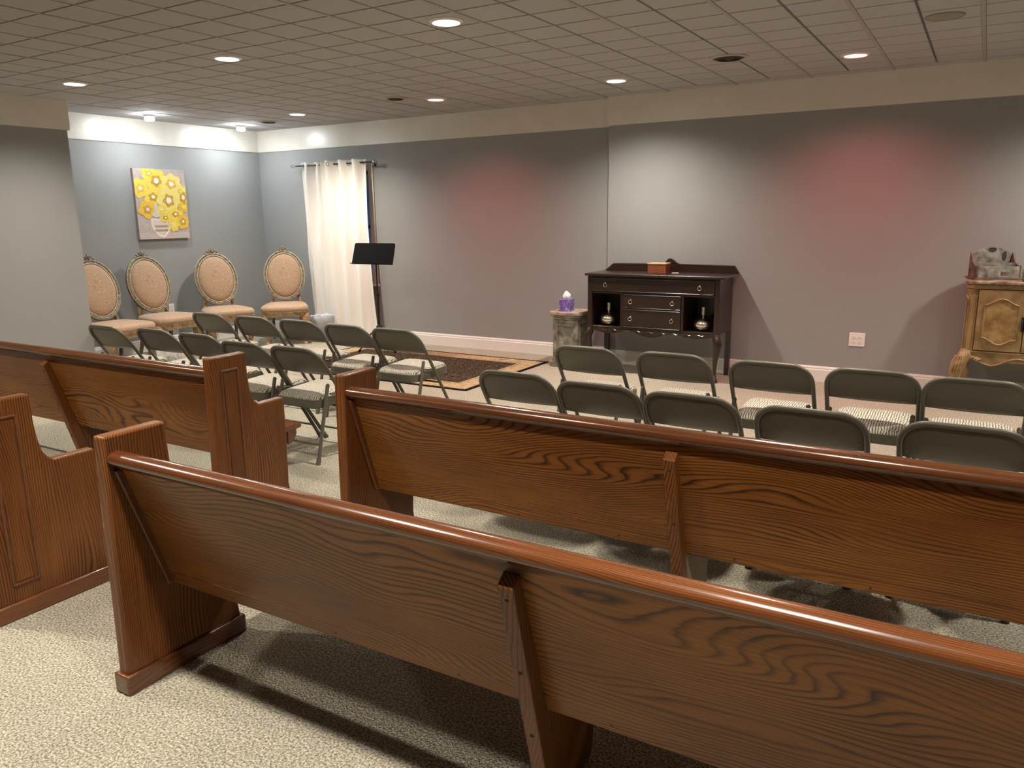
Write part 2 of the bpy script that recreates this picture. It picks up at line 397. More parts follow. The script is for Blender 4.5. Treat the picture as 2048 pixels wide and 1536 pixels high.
# ------------------------------------------------------------------ room
ZC = 2.544; YL = 7.255; YR = 7.145; XJ = -3.17; XA = -8.085; XN = -7.37; YN = 4.37
X1 = 3.9; Y0 = -3.2; ZB = 2.285
WIN = (-7.12, -6.27, 0.70, 2.00)
def room():
    struct(MB().box((XA-.1, Y0-.1, -.1), (X1+.1, YL+.1, 0)).build('floor', 'carpet', smooth=0))
    # front wall, left stretch, with the window opening
    w = MB(); x0, x1, z0, z1 = WIN
    w.box((XA-.1, YL, 0), (x0, YL+.12, ZC)).box((x1, YL, 0), (XJ+.05, YL+.12, ZC))
    w.box((x0, YL, 0), (x1, YL+.12, z0)).box((x0, YL, z1), (x1, YL+.12, ZC))
    struct(w.build('wall_front', 'wall_paint', smooth=0))
    struct(MB().box((XJ, YR, 0), (X1+.1, YL+.12, ZC)).build('wall_front_right', 'wall_paint', smooth=0))
    struct(MB().box((XA-.12, YN-.1, 0), (XA, YL+.12, ZC)).build('wall_left', 'wall_paint', smooth=0))
    struct(MB().box((XA-.12, Y0-.1, 0), (XN, YN, ZC)).build('wall_left_near', 'wall_paint', smooth=0))
    struct(MB().box((X1, Y0-.1, 0), (X1+.12, YR, ZC)).build('wall_right', 'wall_paint', smooth=0))
    struct(MB().box((XN, Y0-.12, 0), (X1+.12, Y0, ZC)).build('wall_rear', 'wall_paint', smooth=0))
    # cream band under the ceiling, in panels with visible joints
    k = 1
    def band(a, b):
        nonlocal k
        struct(MB().box(a, b).build('trim_%d' % k, 'band_paint', smooth=0)); k += 1
    e = .012
    band((XA, YL-e, ZB), (-6.45, YL, ZC)); band((-6.4485, YL-e, ZB), (XJ, YL, ZC))
    band((XJ-e, YR-e, ZB), (X1, YR, ZC))
    band((XJ-e, YR, ZB), (XJ, YL-e, ZC))
    band((XA, YN, ZB), (XA+e, YL-e, ZC))
    band((XN, Y0, ZB), (XN+.02, YN+.02, ZC)); band((XA+e, YN, ZB), (XN+.0, YN+.02, ZC))
    # baseboards
    prof = [(0, 0), (.016, 0), (.016, .105), (.011, .115), (.013, .122), (.007, .136), (0, .138)]
    def base(nm, along, fixed, a, b, sgn):
        m = MB()
        if along == 'x': m.prism([(fixed+sgn*p[0], p[1]) for p in prof], 'x', a, b)
        else: m.prism([(fixed+sgn*p[0], p[1]) for p in prof], 'y', a, b)
        struct(m.build('baseboard_'+nm, 'white_trim', smooth=0))
    base('front', 'x', YL, XA, XJ, -1); base('front_right', 'x', YR, XJ-.016, X1, -1)
    base('left', 'y', XA, YN, YL-.016, 1); base('left_near', 'y', XN, Y0, YN, 1)
    base('return', 'y', XJ, YR, YL-.016, -1)
    # ceiling: backing slab, scored tiles, tees
    c = struct(MB().box((XA-.12, Y0-.12, ZC+.030), (X1+.12, YL+.12, ZC+.12)).build('ceiling', 'ceiling_tile', smooth=0))
    TX, TY = .6125, .5900; xs0 = -.742; ys0 = 5.80
    def tile_mesh():
        m = MB(); g = .0075; b = .0015; h = .031
        for ix in range(2):
            for iy in range(2):
                xa = -TX/2+.012 if ix == 0 else g; xb = -g if ix == 0 else TX/2-.012
                ya = -TY/2+g if iy == 0 else g; yb = -g if iy == 0 else TY/2-g
                vs = [(xa, ya, h), (xb, ya, h), (xb, yb, h), (xa, yb, h), (xa, ya, b), (xb, ya, b), (xb, yb, b), (xa, yb, b),
                      (xa+b, ya+b, 0), (xb-b, ya+b, 0), (xb-b, yb-b, 0), (xa+b, yb-b, 0)]
                fs = [(i, (i+1) % 4, 4+(i+1) % 4, 4+i) for i in range(4)] + [(4+i, 4+(i+1) % 4, 8+(i+1) % 4, 8+i) for i in range(4)] + [(8, 9, 10, 11)]
                m.add(vs, fs)
        return m.mesh('ceiling_tile', 'ceiling_tile', 0)
    me = tile_mesh()
    fill = MB()
    for ix in range(-13, 9):
        for iy in range(-14, 4):
            cx = xs0+TX/2+ix*TX; cy = ys0-TY/2+iy*TY
            x0, x1, y0, y1 = cx-TX/2, cx+TX/2, cy-TY/2, cy+TY/2
            if x1 < XA or x0 > X1 or y0 > YL or y1 < Y0: continue
            inside = x0 > XA and x1 < X1 and y1 < YL-.03 and y0 > Y0
            near = y1 > 1.9 and x0 < 1.3 and (x1 > XN or y1 > YN-1.2)
            if inside and near and not (x0 < XN and y0 < YN):
                o = bpy.data.objects.new('ceiling_tile', me); COL.objects.link(o); o.location = (cx, cy, ZC); o.parent = c
            else:
                # cut tiles along the walls and the ones out of view
                xa, xb, ya, yb = max(x0+.012, XA), min(x1-.012, X1), max(y0+.0075, Y0), min(y1-.0075, YL)
                if xb-xa > .01 and yb-ya > .01:
                    if near:
                        MB().box((xa, ya, ZC), (xb, yb, ZC+.031)).build('ceiling_tile', 'ceiling_tile', c, 0)
                    else: fill.box((xa, ya, ZC), (xb, yb, ZC+.031))
    f = fill.build('ceiling_tile_field', 'ceiling_tile', c, 0); f['kind'] = 'stuff'
    tm = MB().box((-.0115, Y0, ZC-.003), (.0115, YL, ZC+.031)).mesh('ceiling_tee', 'ceiling_tee', 0)
    for ix in range(-12, 9):
        x = xs0+ix*TX
        if XA+.02 < x < X1:
            o = bpy.data.objects.new('ceiling_tee', tm); COL.objects.link(o); o.location = (x, 0, 0); o.parent = c
room()

def window_and_curtains():
    x0, x1, z0, z1 = WIN
    wn = struct(empty('window_1', (0, YL, 0)))
    m = MB()  # casing on the room side
    y = -.018
    m.box((x0-.075, y, z0-.02), (x0, 0, z1+.075)).box((x1, y, z0-.02), (x1+.075, 0, z1+.075)).box((x0, y, z1), (x1, 0, z1+.075))
    m.build('window_casing', 'white_trim', wn, 0, bevel=.004)
    MB().box((x0-.095, -.05, z0-.045), (x1+.095, .06, z0-.02)).build('window_sill', 'white_trim', wn, 0, bevel=.006)
    m = MB(); t = .04
    for (za, zb, yy) in ((z0, (z0+z1)/2+.02, .055), ((z0+z1)/2-.02, z1, .085)):
        m.box((x0, yy, za), (x0+t, yy+.03, zb)).box((x1-t, yy, za), (x1, yy+.03, zb)).box((x0+t, yy, za), (x1-t, yy+.03, za+t)).box((x0+t, yy, zb-t), (x1-t, yy+.03, zb))
    m.build('window_sash', 'black_satin', wn, 0)
    for (za, zb, yy) in ((z0, (z0+z1)/2+.02, .07), ((z0+z1)/2-.02, z1, .1)):
        MB().box((x0+t, yy-.002, za+t), (x1-t, yy+.002, zb-t)).build('pane', 'clear_glass', wn, 0)
    # rod
    r = empty('curtain_rod', (0, YL-.10, 2.085))
    tag(r, 'black metal curtain rod with clear finial above the window', 'curtain rod')
    MB().tube([(-7.34, 0, 0), (-6.10, 0, 0)], .0095, 12).build('rod', 'black_metal', r)
    for xe, s in ((-7.34, -1), (-6.10, 1)):
        M = T(xe, 0, 0) @ Ry(s*PI/2)
        MB().lathe([(.010, 0), (.012, .01), (.009, .018), (.018, .028), (.024, .045), (.018, .062), (.004, .07)], 16, M).build('finial', 'clear_glass', r)
        MB().lathe([(.013, -.012), (.013, .012)], 14, M).build('end_collar', 'chrome', r)
        b = MB(); b.box((xe-s*.06-.006, 0, -.006), (xe-s*.06+.006, .1, .006)).box((xe-s*.06-.014, .094, -.04), (xe-s*.06+.014, .1, .03))
        b.build('bracket', 'black_metal', r, 0, bevel=.002)
    def panel(nm, xa, xb, xa2, xb2, nf, ph, label, zt, zb, gx, yo=0.0):
        p = empty(nm, (0, YL-.10, 0)); tag(p, label, 'curtain', 'white grommet curtains')
        def fn(u, v):
            k = v**2.2
            x = (xa+(xb-xa)*u)*(1-k) + (xa2+(xb2-xa2)*u)*k
            a = .030 + .012*math.sin(7*v+ph)
            y = a*math.sin(2*PI*nf*u+ph+.8*math.sin(2.5*v)) + .010*math.sin(2*PI*nf*2.3*u+3*v+ph)*k
            y += .012*noise.noise((u*6, v*4, ph))
            if yo < 0 and u < .07: y = y*(u/.07)-.050*(1-u/.07)
            return (x, y-.004+yo, zt+(zb-zt)*v+(.004*math.sin(2*PI*nf*u) if v < .01 else 0))
        MB().surf(fn, 110, 46).build('curtain_cloth', 'curtain_fabric', p, 180, solid=.003)
        for g in gx:
            u = (g-xa)/(xb-xa); y = fn(u, .02)[1]
            MB().tube([(g+.021*math.cos(a), y-.006, 2.085+.021*math.sin(a)) for a in [2*PI*i/16 for i in range(16)]], .0055, 8, closed=True).build('grommet', 'chrome', p)
    panel('curtain', -7.285, -6.80, -7.21, -6.76, 2.6, 0.4, 'white grommet curtain panel hanging beside the tan oval-back chair', 2.125, .02, (-7.21, -7.02), .030)
    panel('curtain', -6.864, -6.222, -6.834, -6.125, 3.1, 2.0, 'white grommet curtain panel hanging behind the black music stand', 2.125, .01, (-6.76, -6.50), -.012)
window_and_curtains()

# ------------------------------------------------------------------ lamps, vents, outlets
def lamps():
    grid = [(i, j, x, y) for j, (y, xs) in enumerate(((6.29, (-6.375, -4.567, -2.735, -.909, .92)), (3.89, (-6.375, -4.567, -2.735, -.909, .92)),
            (.97, (-5.93, -4.10, -2.27, -.44, 1.39)))) for i, x in enumerate(xs)]
    rg = MB().lathe([(.098, .002), (.098, -.003), (.088, -.010), (.078, -.012), (.0755, -.006), (.0755, .002)], 40, cap=False).mesh('trim_ring', 'lamp_trim', 40)
    ln = {}
    for k in ('white', 'red'):
        ln[k] = MB().add([(.0755*math.cos(2*PI*i/28), .0755*math.sin(2*PI*i/28), -.006) for i in range(28)], [tuple(range(27, -1, -1))]).mesh('lens', 'lens_'+k, 0)
    bk = MB().lathe([(.0765, -.004), (.0765, .004)], 28).mesh('housing', 'lamp_trim', 0)
    lab = {(0, 0): 'white recessed downlight between the corner vent and the curtained window', (1, 0): 'red recessed downlight beside the small round vent, toward the curtain',
           (2, 0): 'white recessed downlight above the dark sideboard', (3, 0): 'red recessed downlight above the wall outlet, near the ceiling speaker',
           (0, 1): 'white recessed downlight beside the projecting grey wall corner', (1, 1): 'white recessed downlight over the folding chairs facing the oval-back chairs',
           (2, 1): 'large-looking white recessed downlight over the aisle between the chair blocks'}
    for i, j, x, y in grid:
        red = j == 0 and i in (1, 3)
        off = '' if (i, j) in lab else '_offscreen'          # the ceiling rows go on past the frame
        o = empty('recessed_light'+off, (x, y, ZC))
        tag(o, lab.get((i, j), ('white recessed downlight over the carved cabinet end of the room', 'white recessed downlight over the chairs beyond the ceiling speaker', 'white recessed downlight in the row over the pew backs')[j]), 'ceiling light', 'recessed ceiling downlights')
        for nm, me in (('trim_ring', rg), ('housing', bk), ('lens', ln['red' if red else 'white'])):
            p = bpy.data.objects.new(nm+off if nm == 'lens' else nm, me); COL.objects.link(p); p.parent = o
        lp = bpy.data.lights.new('lamp'+off, 'SPOT'); lp.energy = RED_W if red else WHITE_W*(1.03, .88, 1.03)[j]; lp.color = RED if red else WARM
        lp.spot_size = math.radians(144); lp.spot_blend = 1.0; lp.shadow_soft_size = .06
        p = bpy.data.objects.new('lamp'+off, lp); COL.objects.link(p); p.parent = o; p.location = (0, 0, -.016)
    # exposed bulbs in the alcove
    for x, y, lb in ((-7.60, 5.40, 'bare bulb ceiling light above the flower painting'), (-7.64, 6.62, 'bare bulb ceiling light in the corner next to a dark vent')):
        o = empty('bulb_light', (x, y, ZC)); tag(o, lb, 'ceiling light', 'bare bulb lights in the alcove')
        MB().lathe([(.075, .0), (.075, -.004), (.058, -.010), (.052, -.026), (.046, -.028)], 28).build('collar', 'lamp_collar', o)
        MB().lathe([(.030, -.020), (.040, -.030), (.048, -.044), (.050, -.056)], 24).build('bulb_neck', 'bulb_side', o)
        MB().lathe([(.050, -.056), (.044, -.064), (.030, -.069), (.010, -.071)], 24).build('bulb_face', 'bulb_white', o)
    # round vents
    for x, y, r, lb in ((-1.69, 5.88, .135, 'round slatted ceiling vent with dusty tiles around it'), (-4.83, 6.02, .105, 'round ceiling vent next to the red downlight'), (-7.14, 6.59, .12, 'dark ceiling vent in the alcove corner beside the bare bulb')):
        o = empty('ceiling_vent', (x, y, ZC)); tag(o, lb, 'vent', 'round ceiling vents')
        MB().lathe([(r, .001), (r, -.004), (r*.86, -.012), (r*.80, -.006), (r*.80, .001)], 36, cap=False).build('rim', 'vent_metal', o)
        MB().lathe([(r*.82, -.001), (r*.82, .003)], 32).build('backing', 'vent_dark', o, 0)
        for q in (.70, .52, .34):
            MB().lathe([(r*q, -.004), (r*(q-.10), -.016), (r*(q-.12), -.013), (r*(q-.03), -.004)], 32, cap=False).build('louvre', 'vent_dark', o)
        MB().lathe([(.001, -.016), (r*.13, -.014), (r*.13, -.004)], 20).build('centre_disc', 'vent_dark', o)
    o = empty('ceiling_speaker', (-.32, 5.38, ZC)); tag(o, 'flush round ceiling speaker with a plain cloth grille', 'speaker')
    MB().lathe([(.105, .002), (.105, -.004), (.096, -.007), (.09, -.003)], 36, cap=False).build('rim', 'speaker_cloth', o)
    MB().lathe([(.094, .002), (.094, -.003), (.05, -.006), (.004, -.007)], 32).build('grille', 'speaker_cloth', o)
    # outlets
    def outlet(nm, x, z, w, h, cols_, M, lb):
        o = empty(nm); o.matrix_world = M; tag(o, lb, 'outlet')
        MB().box((-w/2, -.006, -h/2), (w/2, 0, h/2)).build('plate', 'outlet_plate', o, 0, bevel=.003)
        for i in range(cols_):
            for zz in (-.02, .02):
                xx = (i-(cols_-1)/2)*.046
                rc = MB().prism([(xx+.016*math.cos(a), zz+.0145*math.sin(a)) for a in [2*PI*k/14 for k in range(14)]], 'y', -.0085, -.005).build('receptacle', 'outlet_plate', o, 0)
                s = MB()
                for dx in (-.006, .006): s.box((xx+dx-.0012, -.0092, zz-.002), (xx+dx+.0012, -.008, zz+.006))
                s.box((xx-.002, -.0092, zz-.009), (xx+.002, -.008, zz-.006)); s.build('slots', 'outlet_slot', rc, 0)
    outlet('wall_outlet', 0, 0, .125, .117, 2, T(-.852, YR, .393), 'white four-gang wall outlet between the sideboard and the carved cabinet')
    outlet('wall_outlet', 0, 0, .07, .115, 1, T(XA, 5.77, .45) @ Rz(PI/2), 'white wall outlet behind the oval-back chairs under the painting')
lamps()

# ------------------------------------------------------------------ pews
def make_pew():
    root = empty('church_pew'); L = 2.85; th = .05
    prof = [(0.0, .06), (.012, .842), (.225, .842)]
    prof += [(.229, .72), (.236, .655), (.245, .615)] + [(.262, .588), (.285, .572)] + [(.445, .572), (.447, .45), (.442, .20), (.438, .12), (.446, .06)]
    LEAN = .31
    for side, xo in ((0, 0.0), (1, L-th)):
        e = MB().prism(prof, 'x', xo, xo+th).build('end_panel', 'pew_wood_tall', root, 30, bevel=.009, seg=3)
        MB().box((xo-.011, -.012, 0), (xo+th+.011, .456, .066)).build('plinth', 'pew_wood_plinth', e, 30, bevel=.006)
        xf = xo if side == 0 else xo+th; s = -1 if side == 0 else 1
        fr = MB(); y0, y1, z0, z1 = .072, .165, .132, .772
        for a, b in (((y0, z0), (y1, z0)), ((y0, z1), (y1, z1)), ((y0, z0), (y0, z1)), ((y1, z0), (y1, z1))):
            fr.tube([(xf, a[0], a[1]), (xf, b[0], b[1])], .0055, 8)
        fr.build('panel_moulding', 'pew_stain', e)
        MB().box((min(xf, xf+s*.0035), y0+.012, z0+.012), (max(xf, xf+s*.0035), y1-.012, z1-.012)).build('raised_field', 'pew_wood_tall', e, 0, bevel=.003)
        # cleat behind the back board, on the inner face of the end
        xi = xo+th if side == 0 else xo; d = .016 if side == 0 else -.016
        MB().prism([(.030, .735), (.062, .735), (.194, .309), (.164, .309)], 'x', min(xi, xi+d), max(xi, xi+d)).build('cleat', 'pew_stain', root, 0, bevel=.004)
    # back board
    def yb(z): return .055+(.73-z)*LEAN
    MB().prism([(yb(.77), .77), (yb(.77)+.024, .77), (yb(.305)+.026, .305), (yb(.305), .305)], 'x', th, L-th).build('back_board', 'pew_wood_long', root, 0, bevel=.005)
    # top rail, bullnose with a cove under it
    pr = [(.048+.031*math.cos(a), .769+.0235*math.sin(a)) for a in [math.radians(-55+i*15) for i in range(20)]]
    pr += [(.034, .744), (.052, .736), (.074, .738)]
    MB().prism(pr, 'x', th-.001, L-th+.001).build('top_rail', 'pew_wood_rail', root, 40)
    # seat
    sp = [(.17, .385), (.585, .400), (.597, .392), (.600, .380), (.592, .370), (.17, .355)]
    MB().prism(sp, 'x', th, L-th).build('seat', 'pew_wood_rail', root, 40, bevel=.002)
    ap = [(.50, .372), (.56, .372), (.560, .345), (.545, .318), (.515, .300), (.50, .300)]
    MB().prism(ap, 'x', th, L-th).build('seat_apron', 'pew_wood_rail', root, 40)
    # middle support: batten on the back of the board, leg panel under the seat
    xs = 1.40
    sup = [(.030, .688), (.062, .712), (yb(.30)-.001, .30), (.235, .139), (.272, 0), (.212, 0), (.176, .139), (.112, .382)]
    so = MB().prism(sup, 'x', xs, xs+.042).build('middle_support', 'pew_wood_tall', root, 0, bevel=.004)
    MB().prism([(.232, .139), (yb(.30)+.004, .303), (.20, .345), (.46, .36), (.468, .10), (.462, .03), (.44, 0), (.270, 0)], 'x', xs+.006, xs+.038).build('support_leg', 'pew_wood_tall', root, 0, bevel=.003)
    def yr(z): return .030+(.688-z)*.264
    for z in (.655, .45, .255):
        dz = Vector((0, -.97, -.25))
        MB().lathe([(.0001, .0025), (.0045, .002), (.006, 0), (.006, -.004)], 12, T(xs+.021, yr(z)+.001, z) @ Rx(PI/2-.24+0)).build('peg', 'peg_wood', so)
    for i in range(6):
        x = .35+i*.42
        MB().lathe([(.0001, .002), (.0045, .0015), (.005, 0), (.005, -.004)], 10, T(x, yb(.325)+.001, .325) @ Rx(PI/2+.3)).build('peg', 'peg_wood', root)
    return root
pew = make_pew()
tag(pew, 'pew', 'pew', 'varnished wooden pews')
def set_pew(o, x, y, rz, label):
    for c in kids(o):
        if c.name.startswith('support_leg') and o is pews[1]:
            c.material_slots[0].link = 'OBJECT'; c.material_slots[0].material = MATS['pew_wood_raw']
    o.location = (x, y, 0); o.rotation_euler = (0, 0, math.radians(rz)); o['label'] = label
pews = [pew] + [copy_tree(pew) for _ in range(3)]
set_pew(pews[0], -2.232, 1.268, .5, 'varnished wooden pew whose plinthed aisle end stands clear behind another pew')
set_pew(pews[1], -2.228, 2.288, .2, 'varnished wooden pew directly behind the chairs facing the sideboard')
set_pew(pews[2], -5.85, 1.262, .4, 'varnished wooden pew with red-brown panelled aisle end, behind the other panelled-end pew')
set_pew(pews[3], -5.85, 2.268, .5, 'varnished wooden pew with panelled aisle end, directly behind chairs facing the oval-back chairs')

# ------------------------------------------------------------------ folding chairs
def make_folding_chair():
    root = empty('folding_chair'); R = .0115
    def q(z): return .48-(.46/.71)*z            # y of the long tube at height z
    hw = .212
    top = .71-R
    pts = [(-hw+.012, q(.012), .012), (-hw+.006, q(.2), .2), (-hw, q(.45), .45), (-hw, q(.58), .58)]
    rc = .10
    for i in range(1, 9):
        a = PI-PI/2*i/8; x = -hw+rc+rc*math.cos(a); z = top-rc+rc*math.sin(a); pts.append((x, q(z), z))
    full = pts + [(0, q(top+.002)-.004, top+.002)] + [(-x, y, z) for x, y, z in reversed(pts)]
    MB().tube(full, R, 12).build('back_frame', 'chair_metal', root, 60)
    # backrest sheet, dished, with a rolled lower edge
    def fn(u, v):
        x = (-1+2*u)
        z0 = .533-.006*(1-x*x); xx = x*(hw-.004)
        ax = abs(xx); zt = top if ax < hw-rc else top-rc+math.sqrt(max(0, rc*rc-(ax-(hw-rc))**2))
        z = z0+(zt-.004-z0)*v
        dish = -.014*(1-x*x)*math.sin(PI*min(1, v*1.0))
        return (xx, q(z)+.004+dish*.7, z)
    MB().surf(fn, 28, 10).build('backrest', 'chair_metal', root, 60, solid=.004)
    rv = MB()
    for x, z in ((-.10, .685), (.10, .685), (-.185, .56), (.185, .56)):
        rv.ball((x, q(z)-.006, z), .0035, 8, 6)
    rv.build('rivets', 'chair_metal', root)
    # rear legs with rounded tops
    for s in (-1, 1):
        x = s*(hw-.020)
        P = [(x, .004, .012), (x, .118, .455), (x, .122, .470)]
        MB().tube(P, [R, R, R*1.02], 12).ball((x, .1225, .470), R*1.05, 12, 8).build('rear_leg', 'chair_metal', root, 60)
        MB().tube([(x, 0, 0), (x, .011, .040)], R*1.28, 12).build('foot_cap', 'chair_foot', root, 60)
        xf = s*(hw-.012)
        MB().tube([(xf, q(0)+.001, 0), (xf, q(.035), .035)], R*1.28, 12).build('foot_cap', 'chair_foot', root, 60)
        lk = MB().tube([(s*(hw-.006), q(.36)-.01, .372), (s*(hw-.004), q(.40)-.035, .412), (s*(hw-.010), .128, .418)], .006, 8)
        lk.build('link', 'chair_metal', root, 60)
    # rungs
    MB().tube([(-hw+.008, q(.10), .10), (hw-.008, q(.10), .10)], .007, 10).build('front_rung', 'chair_metal', root, 60)
    MB().tube([(-hw+.020, .034, .115), (hw-.020, .034, .115)], .007, 10).build('rear_rung', 'chair_metal', root, 60)
    MB().tube([(-hw+.006, q(.30), .30), (hw-.006, q(.30), .30)], .007, 10).build('pivot_bar', 'chair_metal', root, 60)
    # seat: steel pan and puffy cushion (trapezoid with round corners)
    def outline(u, k):
        a = 2*PI*u; e = .28
        c, s = math.cos(a), math.sin(a)
        x = math.copysign(abs(c)**e, c); y = math.copysign(abs(s)**e, s)
        w = .186 + .006*y
        return x*w*k, .235+y*.200*k
    def pan(u, v):
        z = [.402, .402, .355, .350, .350][int(round(v*4))]; k = [.90, 1.0, 1.0, .98, .0001][int(round(v*4))]
        x, y = outline(u, k); return (x, y, z-.008+.035*(y-.235))
    MB().surf(pan, 48, 4, closed_u=True).build('seat_pan', 'chair_metal', root, 40)
    def cush(u, v):
        k = [1.0, 1.0, .985, .95, .88, .72, .45, .0001][int(round(v*7))]*.965; z = [.390, .404, .413, .420, .426, .432, .436, .437][int(round(v*7))]
        x, y = outline(u, k); return (x, y, z-.006+.035*(y-.235))
    MB().surf(cush, 48, 7, closed_u=True).build('cushion', 'chair_fabric', root, 60)
    return root
def folding_chairs():
    proto = make_folding_chair(); first = True
    rows = dict(
        RF=('row nearest the sideboard', [(-1.962, 4.07, -1), (-1.436, 4.085, 1), (-.898, 4.06, 0), (-.41, 4.075, .5), (.032, 4.05, 0)]),
        RB=('row between a pew and the sideboard row', [(-1.952, 3.225, 1), (-1.478, 3.175, 0), (-1.034, 3.155, 0), (-.530, 3.125, 0), (.006, 3.13, -1)]),
        LF=('row nearest the oval-back chairs', [(-5.49, 4.205, 0), (-4.955, 4.205, 1), (-4.455, 4.205, 0), (-3.935, 4.16, 0), (-3.475, 4.155, 0)]),
        LB=('row between a pew and the oval-back row', [(-5.54, 3.33, 0), (-5.035, 3.385, 0), (-4.55, 3.375, 0), (-3.985, 3.27, 0), (-3.535, 3.275, 0)]))
    ords = ['aisle-end', 'second from the aisle', 'third from the aisle', 'fourth from the aisle', 'fifth from the aisle']
    for k, (nm, lst) in rows.items():
        for i, (x, y, rz) in enumerate(lst):
            o = proto if first else copy_tree(proto); first = False
            o.location = (x, y, 0); o.rotation_euler = (0, 0, math.radians(rz))
            n = i if k[0] == 'R' else 4-i
            tag(o, 'grey folding chair, %s, %s' % (ords[n], nm), 'chair', 'grey metal folding chairs with striped cushions')
folding_chairs()

# ------------------------------------------------------------------ oval-back chairs
def make_oval_chair():
    root = empty('oval_back_chair')
    # local: front = -y
    tilt = math.radians(15); cz = .778; cy = .285
    A, B = .203, .270
    MT = T(0, cy, cz) @ Rx(-tilt)
    def ring(rad, off, r, mat, nm, n=56):
        return MB().tube([((A+rad)*math.cos(a), off, (B+rad)*math.sin(a)) for a in [2*PI*i/n for i in range(n)]], r, 10, closed=True, M=MT).build(nm, mat, root, 60)
    def flat(u, v):
        a = 2*PI*u
        pr = [(-.004, -.012), (.004, -.022), (.016, -.020), (.026, -.026), (.034, -.024), (.039, -.010), (.039, .016), (-.004, .018), (-.004, -.012)]
        p = pr[int(round(v*8))]
        w = .0016*math.sin(22*a) if p[1] < -.015 else 0
        return ((A+p[0])*math.cos(a), p[1]+w, (B+p[0])*math.sin(a))
    MB().surf(flat, 112, 8, closed_u=True, M=MT).build('back_frame', 'gilt_dark', root, 40)
    ring(.036, -.017, .0045, 'gilt_edge', 'frame_bead'); ring(.004, -.020, .004, 'gilt_edge', 'inner_bead')
    def pad(u, v):
        a = 2*PI*u; k = [1.0, .985, .95, .88, .75, .5, .0001][int(round(v*6))]; d = [0, -.014, -.026, -.036, -.044, -.050, -.052][int(round(v*6))]
        return (A*k*math.cos(a), d, B*k*math.sin(a))
    MB().surf(pad, 48, 6, closed_u=True, M=MT).build('back_pad', 'damask', root, 60)
    def bpad(u, v):
        a = 2*PI*u; k = [1.0, .9, .6, .0001][int(round(v*3))]; d = [.012, .024, .030, .032][int(round(v*3))]
        return (A*k*math.cos(a), d, B*k*math.sin(a))
    MB().surf(bpad, 40, 3, closed_u=True, M=MT).build('back_lining', 'damask', root, 60)
    # carved crest
    cr = MB()
    for dx, dz, r, an in ((0, .030, (.016, .016, .030), 0), (-.024, .020, (.012, .014, .026), .5), (.024, .020, (.012, .014, .026), -.5),
                          (-.050, .010, (.010, .013, .028), 1.0), (.050, .010, (.010, .013, .028), -1.0), (-.078, -.004, (.008, .011, .026), 1.25), (.078, -.004, (.008, .011, .026), -1.25)):
        cr.ball((0, 0, 0), r, 10, 7, MT @ T(dx, -.014, B+.040+dz-dx*dx*2) @ Ry(-an))
    cr.ball((0, 0, 0), (.012, .012, .012), 10, 7, MT @ T(0, -.026, B+.045)); cr.build('crest', 'gilt_dark', root, 60)
    for s in (-1, 1):
        pts = [(s*.165, cy-.035, .36), (s*.168, cy-.040, .43), (s*.158, cy-.032, .50), (s*.150, cy-.020, .56), (s*.166, cy-.008, .63)]
        MB().tube(pts, [.024, .022, .020, .020, .014], 10).build('back_post', 'gilt_light', root, 60)
    # seat
    def outl(u, k):
        a = 2*PI*u; e = .42; c, s = math.cos(a), math.sin(a)
        x = math.copysign(abs(c)**e, c); y = math.copysign(abs(s)**e, s)
        w = .255 - .028*y; bow = -.02*(1-x*x)*(1 if y < 0 else 0)
        return x*w*k, y*.270*k-.02+bow*k
    def cush(u, v):
        i = int(round(v*7)); k = [.96, 1.0, 1.012, 1.0, .95, .82, .5, .0001][i]; z = [.392, .398, .420, .442, .458, .470, .479, .482][i]
        x, y = outl(u, k); return (x, y, z)
    MB().surf(cush, 56, 7, closed_u=True).build('seat_cushion', 'damask', root, 60)
    def rail(u, v):
        i = int(round(v*4)); k = [.99, 1.0, .975, .955, .90][i]; z = [.398, .392, .378, .345, .340][i]
        x, y = outl(u, k); a = 2*PI*u
        dz = -.018*max(0, math.cos(a*2+PI))**2 if i >= 3 and math.sin(a) < 0 else 0
        return (x, y, z+dz*(1+.6*math.cos(6*a)))
    MB().surf(rail, 72, 4, closed_u=True).build('seat_rail', 'gilt_light', root, 50)
    for s in (-1, 1):
        pts = [(s*.185, -.175, .375), (s*.215, -.205, .345), (s*.232, -.222, .29), (s*.226, -.218, .22), (s*.208, -.20, .14), (s*.200, -.192, .07), (s*.208, -.200, .03), (s*.216, -.208, .012), (s*.216, -.208, 0)]
        lg = MB().tube(pts, [.046, .060, .056, .042, .030, .023, .027, .034, .030], 12).build('front_leg', 'gilt_light', root, 60)
        lf = MB()
        for i in range(7):
            an = -1.2+.4*i
            M = T(s*.226, -.216, .315) @ Rz(an - s*.75)
            lf.ball((0, -.050, -.02-.008*abs(i-3)), (.008, .010, .055), 8, 6, M)
        lf.build('knee_carving', 'gilt_light', lg, 60)
        b = [(s*.165, .20, .38), (s*.168, .225, .25), (s*.172, .255, .12), (s*.178, .30, 0)]
        MB().tube(b, [.024, .022, .019, .017], 10).build('rear_leg', 'gilt_dark', root, 60)
    return root
def oval_chairs():
    p = make_oval_chair(); spots = [(-7.39, 4.64, 90, 'tan oval-back upholstered chair partly hidden by the projecting grey wall'),
        (-7.52, 5.30, 86, 'tan oval-back upholstered chair standing under the flower painting'),
        (-7.46, 6.025, 66, 'tan oval-back upholstered chair between the painting and the corner'),
        (-7.135, 6.635, 44, 'tan oval-back upholstered chair in the corner next to the white curtain')]
    for i, (x, y, a, lb) in enumerate(spots):
        o = p if i == 0 else copy_tree(p)
        o.location = (x, y, 0); o.rotation_euler = (0, 0, math.radians(a)); tag(o, lb, 'chair', 'carved oval-back chairs in the alcove')
oval_chairs()

